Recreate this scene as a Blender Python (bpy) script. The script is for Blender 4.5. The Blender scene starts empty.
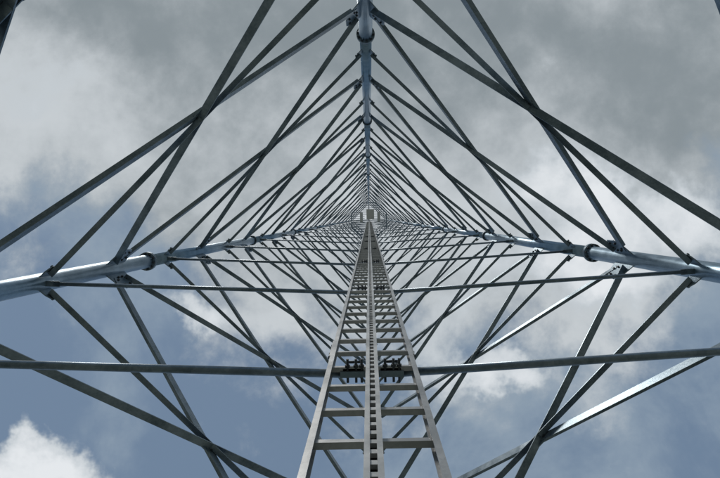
import bpy, bmesh, math, random
from mathutils import Vector, Matrix
random.seed(4)
scene=bpy.context.scene
scene.view_settings.view_transform='Standard'
scene.view_settings.look='None'
scene.view_settings.exposure=0
# ------------------------------------------------ dimensions (metres)
CAM_H=2.0          # eye height
H=90.0             # height (above eye) at which the legs would meet
R0=3.85            # half diagonal of the tower at eye level
CY=-0.69           # tower axis relative to camera
ZN=[-1.9,1.20,3.84,6.60,9.55]      # main bracing node heights above eye
while len(ZN)<19: ZN.append(ZN[-1]+2.9)
ZT=ZN[-1]; NP=len(ZN)-1
F=480.0
def W(u,v,z): return Vector((-u,v,z+CAM_H))
DIR={'A':(0,1),'B':(-1,0),'C':(1,0),'D':(0,-1)}
def leg(n,z,extra=0.0):
    r=R0*(1-z/H)+extra
    d=DIR[n]
    return W(d[0]*r,CY+d[1]*r,z)
def axis(z): return W(0,CY,z)
# ------------------------------------------------ materials
def steel(name,c1,c2,metal=0.55,rough=0.45,scale=6.0,coord='Object'):
    m=bpy.data.materials.new(name); m.use_nodes=True
    nt=m.node_tree; b=nt.nodes['Principled BSDF']
    tc=nt.nodes.new('ShaderNodeTexCoord')
    n1=nt.nodes.new('ShaderNodeTexNoise'); n1.inputs['Scale'].default_value=scale; n1.inputs['Detail'].default_value=5
    n2=nt.nodes.new('ShaderNodeTexVoronoi'); n2.inputs['Scale'].default_value=scale*9
    n3=nt.nodes.new('ShaderNodeTexNoise'); n3.inputs['Scale'].default_value=0.7; n3.inputs['Detail'].default_value=2
    for n_ in(n1,n2,n3): nt.links.new(tc.outputs['Object'],n_.inputs['Vector'])
    ad=nt.nodes.new('ShaderNodeMath'); ad.operation='MULTIPLY_ADD'
    sp=nt.nodes.new('ShaderNodeSeparateColor'); nt.links.new(n2.outputs['Color'],sp.inputs['Color'])
    nt.links.new(sp.outputs[0],ad.inputs[0]); ad.inputs[1].default_value=0.16
    nt.links.new(n1.outputs['Fac'],ad.inputs[2])
    a2=nt.nodes.new('ShaderNodeMath'); a2.operation='MULTIPLY_ADD'; nt.links.new(n3.outputs['Fac'],a2.inputs[0]); a2.inputs[1].default_value=0.9
    nt.links.new(ad.outputs[0],a2.inputs[2])
    a3=nt.nodes.new('ShaderNodeMath'); a3.operation='SUBTRACT'; nt.links.new(a2.outputs[0],a3.inputs[0]); a3.inputs[1].default_value=0.45
    r=nt.nodes.new('ShaderNodeValToRGB')
    r.color_ramp.elements[0].position=0.34; r.color_ramp.elements[0].color=(*c1,1)
    r.color_ramp.elements[1].position=0.85; r.color_ramp.elements[1].color=(*c2,1)
    nt.links.new(a3.outputs[0],r.inputs['Fac']); nt.links.new(r.outputs['Color'],b.inputs['Base Color'])
    mr=nt.nodes.new('ShaderNodeMapRange'); mr.inputs['To Min'].default_value=rough-0.08; mr.inputs['To Max'].default_value=rough+0.12
    nt.links.new(n1.outputs['Fac'],mr.inputs['Value']); nt.links.new(mr.outputs['Result'],b.inputs['Roughness'])
    b.inputs['Metallic'].default_value=metal
    return m
M_LEG=steel('galvanized_leg_steel',(0.18,0.265,0.335),(0.32,0.42,0.50),0.65,0.34)
M_BR=steel('galvanized_bracing_steel',(0.11,0.15,0.18),(0.27,0.325,0.365),0.65,0.34)
M_PL=steel('galvanized_plate_steel',(0.13,0.18,0.22),(0.26,0.33,0.38),0.5,0.42)
M_BOLT=steel('dark_bolt_steel',(0.03,0.035,0.04),(0.10,0.11,0.12),0.6,0.5)
M_LAD=steel('ladder_aluminium',(0.36,0.365,0.365),(0.58,0.58,0.575),0.45,0.38)
M_RAIL=steel('safety_rail_steel',(0.42,0.43,0.43),(0.64,0.64,0.63),0.35,0.4)
M_CAB=steel('painted_cabinet_grey',(0.62,0.64,0.65),(0.74,0.75,0.76),0.0,0.5)
# ------------------------------------------------ mesh helpers
class Mesh:
    def __init__(s): s.v=[]; s.f=[]; s.sm=[]
    def prism(s,p1,p2,prof,smooth=False,caps=True):
        n=len(prof); b=len(s.v)
        for p in (p1,p2):
            for o in prof: s.v.append(p+o)
        for i in range(n):
            j=(i+1)%n
            s.f.append((b+i,b+j,b+n+j,b+n+i)); s.sm.append(smooth)
        if caps:
            s.f.append(tuple(b+i for i in range(n-1,-1,-1))); s.sm.append(False)
            s.f.append(tuple(b+n+i for i in range(n))); s.sm.append(False)
    def tube(s,p1,p2,r,n=10,smooth=True):
        d=(p2-p1).normalized(); a=d.orthogonal().normalized(); c=d.cross(a)
        pr=[a*(math.cos(t)*r)+c*(math.sin(t)*r) for t in [2*math.pi*i/n for i in range(n)]]
        s.prism(p1,p2,pr,smooth)
    def box(s,c,ax,ay,az,hx,hy,hz):
        pr=[ax*hx*i+ay*hy*j for i,j in((-1,-1),(1,-1),(1,1),(-1,1))]
        s.prism(c-az*hz,c+az*hz,pr)
    def angle(s,p1,p2,nrm,size,t,flip=1,off=0.0):
        d=(p2-p1).normalized(); nn=(nrm-d*nrm.dot(d)).normalized(); a=d.cross(nn)*flip
        k=t*0.45
        pts=[(k,0),(size,0),(size,-t),(t*1.5,-t),(t,-t*1.5),(t,-size),(0,-size),(0,-k)]
        if flip>0: pts=pts[::-1]
        pr=[a*(x-size/2)+nn*(y+off) for x,y in pts]
        s.prism(p1,p2,pr)
    def plate(s,c,nrm,pts,t):
        s.prism(c-nrm*t/2,c+nrm*t/2,pts)
    def obj(s,name,mat,parent):
        me=bpy.data.meshes.new(name); me.from_pydata([tuple(v) for v in s.v],[],s.f)
        for p,q in zip(me.polygons,s.sm): p.use_smooth=q
        bm=bmesh.new(); bm.from_mesh(me); bmesh.ops.recalc_face_normals(bm,faces=bm.faces); bm.to_mesh(me); bm.free()
        me.materials.append(mat)
        o=bpy.data.objects.new(name,me); bpy.context.collection.objects.link(o)
        if parent: o.parent=parent
        return o
def empty(name):
    e=bpy.data.objects.new(name,None); bpy.context.collection.objects.link(e); return e
tower=empty('lattice_tower')
legs=Mesh(); br=Mesh(); hz=Mesh(); gp=Mesh(); bolts=Mesh(); fl=Mesh(); dia=Mesh()
def legr(z): return max(0.05,0.112*(1-max(z,0)/H*1.15))
splices=[1.8+5.8*i for i in range(9)]
for L in 'ABCD':
    zs=[-CAM_H+0.35]+splices+[ZT+0.3]
    for a,b in zip(zs[:-1],zs[1:]):
        legs.tube(leg(L,a),leg(L,b),legr((a+b)/2),24)
    ax=(leg(L,10)-leg(L,0)).normalized(); o1=ax.orthogonal().normalized(); o2=ax.cross(o1)
    for z in splices:
        c=leg(L,z); r=legr(z)
        fl.tube(c-ax*0.026,c-ax*0.003,r*1.45,24); fl.tube(c+ax*0.003,c+ax*0.026,r*1.45,24)
        for i in range(10):
            t=2*math.pi*i/10; q=c+(o1*math.cos(t)+o2*math.sin(t))*r*1.24
            bolts.tube(q-ax*0.065,q+ax*0.065,0.011,6,smooth=False)
            bolts.tube(q-ax*0.052,q-ax*0.028,0.018,6,smooth=False)
            bolts.tube(q+ax*0.028,q+ax*0.052,0.018,6,smooth=False)
        for i in range(5):
            t=2*math.pi*(i+.5)/5; e=(o1*math.cos(t)+o2*math.sin(t)); s_=ax.cross(e)
            for sg in(-1,1):
                pts=[e*(r*0.95),e*(r*1.38),e*(r*0.95)+ax*sg*0.11]
                gp.prism(c+ax*sg*0.027-s_*0.005,c+ax*sg*0.027+s_*0.005,pts)
faces=[('A','B'),('B','D'),('D','C'),('C','A')]
def bolt(p,n,r=0.017,h=0.02):
    bolts.tube(p-n*(h+0.012),p+n*(h+0.012),r,6,smooth=False)
for X,Y in faces:
    def fn(z):
        m=(leg(X,z)+leg(Y,z))/2-axis(z); m.normalize(); return m
    for n in range(NP):
        za=ZN[n]; zb=ZN[n+1]; zm=(za+zb)/2
        sc=(1-max(za,0)/H)
        size=0.082*max(.5,sc**0.8); t=0.009
        if n<=2: size=0.092
        nr=fn(zm)
        up=(leg(X,zb)-leg(X,za)).normalized()
        for k,(P,Q,fp) in enumerate(((X,Y,1),(Y,X,-1))):
            p1=leg(P,za); p2=leg(Q,zb); d=(p2-p1).normalized()
            r=legr(za)
            a=p1+d*(r+0.10); b=p2-d*(r+0.10)
            br.angle(a,b,nr if k==0 else -nr,size,t,fp,0.012)
        wa=(leg(Y,za)-leg(X,za)).length; wb=(leg(Y,zb)-leg(X,zb)).length; s_=wa/(wa+wb)
        zc=za+(zb-za)*s_
        cx=(leg(X,zc)+leg(Y,zc))/2
        hd=(leg(Y,zc)-leg(X,zc)).normalized()
        if 2<=n<11:
            pw=0.11*sc; ph=0.085*sc
            gp.plate(cx,nr,[hd*a_*pw+up*b_*ph for a_,b_ in((-1,-.5),(-.6,-1),(.6,-1),(1,-.5),(1,.5),(.6,1),(-.6,1),(-1,.5))],0.012)
            if n<8:
                for a_,b_ in((-.6,-.45),(.6,-.45),(-.6,.45),(.6,.45)):
                    bolt(cx+hd*a_*pw+up*b_*ph,nr,0.014,0.012)
        p1=leg(X,zc); p2=leg(Y,zc); r=legr(zc)
        hs=size*0.72
        if n!=0: hz.angle(p1+hd*(r+0.06),p2-hd*(r+0.06),nr,hs,0.007,1,-0.012)
        for P,sg in((X,1),(Y,-1)):
            for zz,gw,gh in((za,0.30,0.24),(zc,0.17,0.09)):
                gw*=max(.55,sc); gh*=max(.55,sc)
                c=leg(P,zz); dd=(leg(Y,zz)-leg(X,zz)).normalized()*sg
                r=legr(zz)*0.9
                pts=[dd*r-up*gh,dd*(r+gw*.55)-up*gh*.85,dd*(r+gw)-up*gh*.35,dd*(r+gw)+up*gh*.35,dd*(r+gw*.55)+up*gh*.85,dd*r+up*gh]
                gp.plate(c,nr,pts,0.012)
                if n<10:
                    for a_,b_ in (((.45,.45),(.45,-.45),(.8,.28),(.8,-.28),(.3,.2),(.3,-.2)) if gh>.1 else ((.55,0),(.85,0))):
                        bolt(c+dd*(r+gw*a_)+up*gh*b_,nr,0.016,0.014)
# ------------------------------------------------ diaphragm bars carrying the ladder
X_=Vector((1,0,0));Y_=Vector((0,1,0));Z_=Vector((0,0,1))
LD=-0.83; LW=0.235
cl=Mesh(); clb=Mesh()
for n in range(1,NP):
    z=(ZN[n]+ZN[n+1])/2
    if n==1: z=2.58
    ladv=LD-0.03
    for L,sg in(('B',-1),('C',1)):
        p=leg(L,z); q=W(sg*0.13,ladv,z)
        d=(q-p).normalized()
        rr=0.022 if n<3 else 0.020
        dia.tube(p+d*0.19,q,rr,16)
        dia.box(p+d*0.16,d,Z_.cross(d),Z_,0.09,0.03,0.006)
        c=W(sg*0.10,LD-0.02,z)
        cl.box(c+Y_*0.018,X_,Y_,Z_,0.055,0.006,0.022)
        cl.box(c-Z_*0.030+Y_*-0.004,X_,Y_,Z_,0.070,0.016,0.004)
        if n<8:
            for a_ in(-.045,-.015,.03):
                clb.tube(c+X_*a_+Y_*0.075-Z_*0.02,c+X_*a_-Y_*0.05-Z_*0.02,0.007,8)
                clb.tube(c+X_*a_+Y_*0.045-Z_*0.02,c+X_*a_+Y_*0.03-Z_*0.02,0.014,6,smooth=False)
            clb.tube(c-X_*0.045+Y_*0.05+Z_*0.01,c+X_*0.03+Y_*0.05+Z_*0.01,0.008,8)
    if n>=2 and n%2==0:
        dia.tube(W(0.02,ladv-0.03,z),leg('D',z)+Vector((0,0.12,0)),0.018,8)
# ------------------------------------------------ top platform
top=Mesh()
zt=ZT-1.5
rt=R0*(1-zt/H)
ring=[]
for i in range(8):
    t=2*math.pi*(i+.5)/8; ring.append(W(math.cos(t)*(rt+0.15),CY+math.sin(t)*(rt+0.15),zt))
for i in range(8):
    a=ring[i];b=ring[(i+1)%8]
    top.tube(a,b,0.05,8); top.tube(a+Vector((0,0,1.1)),b+Vector((0,0,1.1)),0.03,8)
    top.tube(a,a+Vector((0,0,1.1)),0.03,8)
for i in range(-7,8):
    y=i*0.21
    hw=math.sqrt(max(0,(rt)**2-y*y))
    if hw>0.5:
        g_=0.45 if abs(y+0.1)<0.6 else 0
        top.tube(W(-hw,CY+y,zt),W(-g_,CY+y,zt),0.028,6)
        top.tube(W(hw,CY+y,zt),W(g_,CY+y,zt),0.028,6)
for L in 'ABCD':
    top.tube(leg(L,ZT),axis(ZT+0.2),0.05,8)
top.tube(axis(ZT+0.2),axis(ZT+5),0.04,8)
cab=Mesh()
cab.box(W(0.12,CY+0.62,zt-2.4),X_,Y_,Z_,0.32,0.45,0.75)
cab.box(W(0.12,CY+0.62,zt-3.2),X_,Y_,Z_,0.36,0.49,0.03)
cab.box(W(-0.75,CY+0.3,zt-1.4),X_,Y_,Z_,0.14,0.5,0.5)
cab.box(W(0.95,CY+0.3,zt-1.4),X_,Y_,Z_,0.14,0.5,0.5)
legs.obj('legs',M_LEG,tower); br.obj('cross_bracing',M_BR,tower); hz.obj('horizontal_struts',M_BR,tower)
gp.obj('gusset_plates',M_PL,tower); bolts.obj('bolts',M_BOLT,tower); fl.obj('leg_flanges',M_PL,tower)
dia.obj('ladder_support_bars',M_BR,tower); top.obj('top_platform',M_PL,tower)
cab.obj('equipment_cabinet',M_CAB,tower)
# ------------------------------------------------ ladder
ladder=empty('access_ladder')
st=Mesh(); rg=Mesh(); rl=Mesh(); th=Mesh()
zb=-CAM_H+0.05; ztp=zt+1.0
for sg in(-1,1):
    prof=[(0,-.03),(0,.03),(-.026,.03),(-.026,.026),(-.005,.026),(-.005,-.026),(-.026,-.026),(-.026,-.03)]
    pr=[X_*(-sg*a)+Y_*b for a,b in prof]
    st.prism(W(sg*LW,LD,zb),W(sg*LW,LD,ztp),pr)
    for zj in [2.9+5.8*i for i in range(9)]:
        st.box(W(sg*(LW+0.005),LD,zj),X_,Y_,Z_,0.004,0.024,0.16)
        for k in(-.12,-.05,.05,.12):
            th.tube(W(sg*(LW+0.018),LD,zj+k),W(sg*(LW-0.015),LD,zj+k),0.009,6,smooth=False)
z=1.73-0.28*13
while z<ztp:
    rg.box(W(0,LD,z),X_,Y_,Z_,LW-0.004,0.013,0.012)
    for sg in(-1,1):   # weld collars
        rg.box(W(sg*(LW-0.008),LD,z),X_,Y_,Z_,0.004,0.017,0.016)
    z+=0.28
for sg in(-1,1):
    rl.prism(W(sg*0.022,LD+0.030,zb),W(sg*0.022,LD+0.030,ztp),[X_*a+Y_*b for a,b in((-.010,-.014),(.010,-.014),(.010,.020),(-.010,.020))])
th.prism(W(0,LD+0.022,zb),W(0,LD+0.022,ztp),[X_*a+Y_*b for a,b in((-.0118,-.004),(.0118,-.004),(.0118,.000),(-.0118,.000))])
z=zb+.04
while z<ztp:
    rl.box(W(0,LD+0.034,z),X_,Y_,Z_,0.0118,0.008,0.013); z+=0.07
st.obj('stiles',M_LAD,ladder); rg.obj('rungs',M_LAD,ladder); rl.obj('safety_rail',M_RAIL,ladder); th.obj('fasteners',M_BOLT,ladder)
cl.obj('bar_clamps',M_PL,ladder); clb.obj('clamp_bolts',M_BOLT,ladder)
# ------------------------------------------------ ground + foundations
g=bpy.data.materials.new('gravel_ground'); g.use_nodes=True; nt=g.node_tree; b=nt.nodes['Principled BSDF']
tc=nt.nodes.new('ShaderNodeTexCoord'); n1=nt.nodes.new('ShaderNodeTexNoise'); n1.inputs['Scale'].default_value=0.6; n1.inputs['Detail'].default_value=12
nt.links.new(tc.outputs['Object'],n1.inputs['Vector'])
r=nt.nodes.new('ShaderNodeValToRGB'); r.color_ramp.elements[0].position=.35; r.color_ramp.elements[0].color=(.09,.11,.06,1)
r.color_ramp.elements[1].position=.65; r.color_ramp.elements[1].color=(.28,.265,.24,1)
nt.links.new(n1.outputs['Fac'],r.inputs['Fac']); nt.links.new(r.outputs['Color'],b.inputs['Base Color']); b.inputs['Roughness'].default_value=.95
me=bpy.data.meshes.new('ground'); S=3000
me.from_pydata([(-S,-S,0),(S,-S,0),(S,S,0),(-S,S,0)],[],[(0,1,2,3)]); me.materials.append(g)
bpy.context.collection.objects.link(bpy.data.objects.new('ground',me))
conc=steel('concrete',(.28,.27,.25),(.4,.39,.37),0,.9,3)
for L in 'ABCD':
    f=Mesh(); c=leg(L,-CAM_H)
    f.box(Vector((c.x,c.y,0.16)),X_,Y_,Z_,0.55,0.55,0.17)
    f.box(Vector((c.x,c.y,0.345)),X_,Y_,Z_,0.24,0.24,0.015)
    f.obj('concrete_footing',conc,None)
# ------------------------------------------------ world sky
el=math.radians(58); azim=math.radians(35)
w=bpy.data.worlds.new('World'); scene.world=w; w.use_nodes=True
try:
    w.cycles.sampling_method='MANUAL'; w.cycles.sample_map_resolution=256
except Exception as e: print(e)
nt=w.node_tree; N=nt.nodes; Lk=nt.links
bg=N['Background']
def m(op,a,b=None,c=None):
    nd=N.new('ShaderNodeMath'); nd.operation=op
    for i,x in enumerate((a,b,c)):
        if x is None: continue
        if isinstance(x,(int,float)): nd.inputs[i].default_value=x
        else: Lk.new(x,nd.inputs[i])
    return nd.outputs[0]
def mix(f,a,b):
    nd=N.new('ShaderNodeMix'); nd.data_type='RGBA'
    if isinstance(f,(int,float)): nd.inputs[0].default_value=f
    else: Lk.new(f,nd.inputs[0])
    for i,x in((6,a),(7,b)):
        if isinstance(x,tuple): nd.inputs[i].default_value=(*x,1)
        else: Lk.new(x,nd.inputs[i])
    return nd.outputs[2]
def sstep(x,a,b):
    nd=N.new('ShaderNodeMapRange'); nd.interpolation_type='SMOOTHSTEP'
    Lk.new(x,nd.inputs['Value']); nd.inputs['From Min'].default_value=a; nd.inputs['From Max'].default_value=b
    return nd.outputs['Result']
tc=N.new('ShaderNodeTexCoord'); sp=N.new('ShaderNodeSeparateXYZ'); Lk.new(tc.outputs['Generated'],sp.inputs[0])
zc=m('MAXIMUM',sp.outputs[2],0.06)
u0=m('MULTIPLY',m('DIVIDE',sp.outputs[0],zc),-1.0); v0=m('DIVIDE',sp.outputs[1],zc)
cb=N.new('ShaderNodeCombineXYZ'); Lk.new(u0,cb.inputs[0]); Lk.new(v0,cb.inputs[1]); P=cb.outputs[0]
def noise(scale,detail=8,rough=.55,dist=0.0,off=0.0,col=False):
    nd=N.new('ShaderNodeTexNoise'); nd.inputs['Scale'].default_value=scale; nd.inputs['Detail'].default_value=detail
    nd.inputs['Roughness'].default_value=rough; nd.inputs['Distortion'].default_value=dist
    ad=N.new('ShaderNodeVectorMath'); ad.operation='ADD'; ad.inputs[1].default_value=(off,off*1.7,off*.3)
    Lk.new(P,ad.inputs[0]); Lk.new(ad.outputs[0],nd.inputs['Vector']); return nd.outputs['Color' if col else 'Fac']
# domain warp so that cloud masses get ragged outlines
wc=noise(3.2,6,.58,0,21.0,True); ws=N.new('ShaderNodeSeparateColor'); Lk.new(wc,ws.inputs[0])
u=m('ADD',u0,m('MULTIPLY',m('SUBTRACT',ws.outputs[0],.5),.42)); v=m('ADD',v0,m('MULTIPLY',m('SUBTRACT',ws.outputs[1],.5),.42))
def blob(px,py,rx,ry,amp):
    cu=(px-369)/F; cv=(213-py)/F
    a=m('DIVIDE',m('SUBTRACT',u,cu),rx/F); b_=m('DIVIDE',m('SUBTRACT',v,cv),ry/F)
    d=m('ADD',m('MULTIPLY',a,a),m('MULTIPLY',b_,b_))
    return m('MULTIPLY',m('EXPONENT',m('MULTIPLY',d,-1.0)),amp)
def total(bl):
    o=None
    for x in bl:
        y=blob(*x); o=y if o is None else m('ADD',o,y)
    return o
nA=noise(3.0,8,.56,.2,3.1); nB=noise(8.0,7,.6,.15,11.3); nC=noise(2.0,6,.6,.3,7.7)
dA=m('SUBTRACT',nA,.5); dB=m('SUBTRACT',nB,.5)
fn_=m('ADD',m('MULTIPLY',dA,1.7),m('MULTIPLY',dB,1.1))
sky=N.new('ShaderNodeTexSky'); sky.sky_type='NISHITA'; sky.sun_disc=False; sky.sun_elevation=el; sky.sun_rotation=azim
nb=N.new('ShaderNodeVectorMath'); nb.operation='SCALE'; Lk.new(sky.outputs[0],nb.inputs[0]); nb.inputs['Scale'].default_value=0.08
base=mix(0.82,nb.outputs[0],(0.175,0.25,0.355))
base=mix(m('MULTIPLY',sstep(m('ADD',nC,m('MULTIPLY',dB,.35)),.38,.66),.85),base,(0.285,0.36,0.44))
# thick cloud sheet
G=m('ADD',m('ADD',total([(180,20,250,190,.9),(560,30,300,200,1.2),(360,150,200,130,.9),(30,60,140,130,.6),(260,320,150,60,.42),(570,310,150,90,.75),(60,250,90,40,.2),(400,430,140,50,.38),(640,420,80,40,.25)]),-.42),m('MULTIPLY',fn_,.8))
gm=sstep(G,-.12,.36)
shade=m('ADD',m('ADD',total([(560,60,260,120,-.5),(190,50,120,90,-.42),(45,90,80,90,.45),(330,170,170,80,.38),(450,20,50,50,.25),(560,300,150,120,.35),(300,330,90,60,.25),(400,430,150,50,-.1)]),.50),m('MULTIPLY',fn_,.85))
gcol=mix(sstep(shade,.0,1.0),(0.245,0.285,0.31),(0.57,0.61,0.64))
col=mix(gm,base,gcol)
Bf=m('ADD',m('ADD',total([(580,205,90,38,1.0),(630,290,75,42,.85),(540,290,80,50,.6),(490,388,52,24,.85),(175,315,44,26,.9),(25,462,60,30,1.15),(265,300,60,50,.35),(50,70,80,70,.5),(440,320,80,70,.45),(110,0,50,16,.55),(90,180,60,30,.3),(700,215,50,40,.6)]),-.46),m('MULTIPLY',fn_,1.0))
bm_=sstep(Bf,-.08,.36)
bcol=mix(sstep(Bf,.05,.8),(0.52,0.57,0.61),(0.78,0.81,0.84))
col=mix(bm_,col,bcol)
Lk.new(col,bg.inputs['Color']); bg.inputs['Strength'].default_value=1.0
# ------------------------------------------------ sun (veiled)
sd=bpy.data.lights.new('sun','SUN'); sd.energy=1.5; sd.angle=math.radians(10); sd.color=(1,.97,.92)
so=bpy.data.objects.new('sun',sd); bpy.context.collection.objects.link(so)
dirv=Vector((math.sin(azim)*math.cos(el),math.cos(azim)*math.cos(el),math.sin(el)))
so.rotation_euler=dirv.to_track_quat('Z','Y').to_euler(); so.location=(0,0,80)
# ------------------------------------------------ camera
cd=bpy.data.cameras.new('camera'); cd.sensor_width=36; cd.lens=36*F/720
cd.shift_x=-9/720; cd.shift_y=-25.5/720; cd.clip_start=.02; cd.clip_end=8000
co=bpy.data.objects.new('camera',cd); bpy.context.collection.objects.link(co)
r=math.radians(1.1)
mm=Matrix(((-math.cos(r),-math.sin(r),0,0),(-math.sin(r),math.cos(r),0,0),(0,0,-1,CAM_H),(0,0,0,1)))
co.matrix_world=mm
scene.camera=co
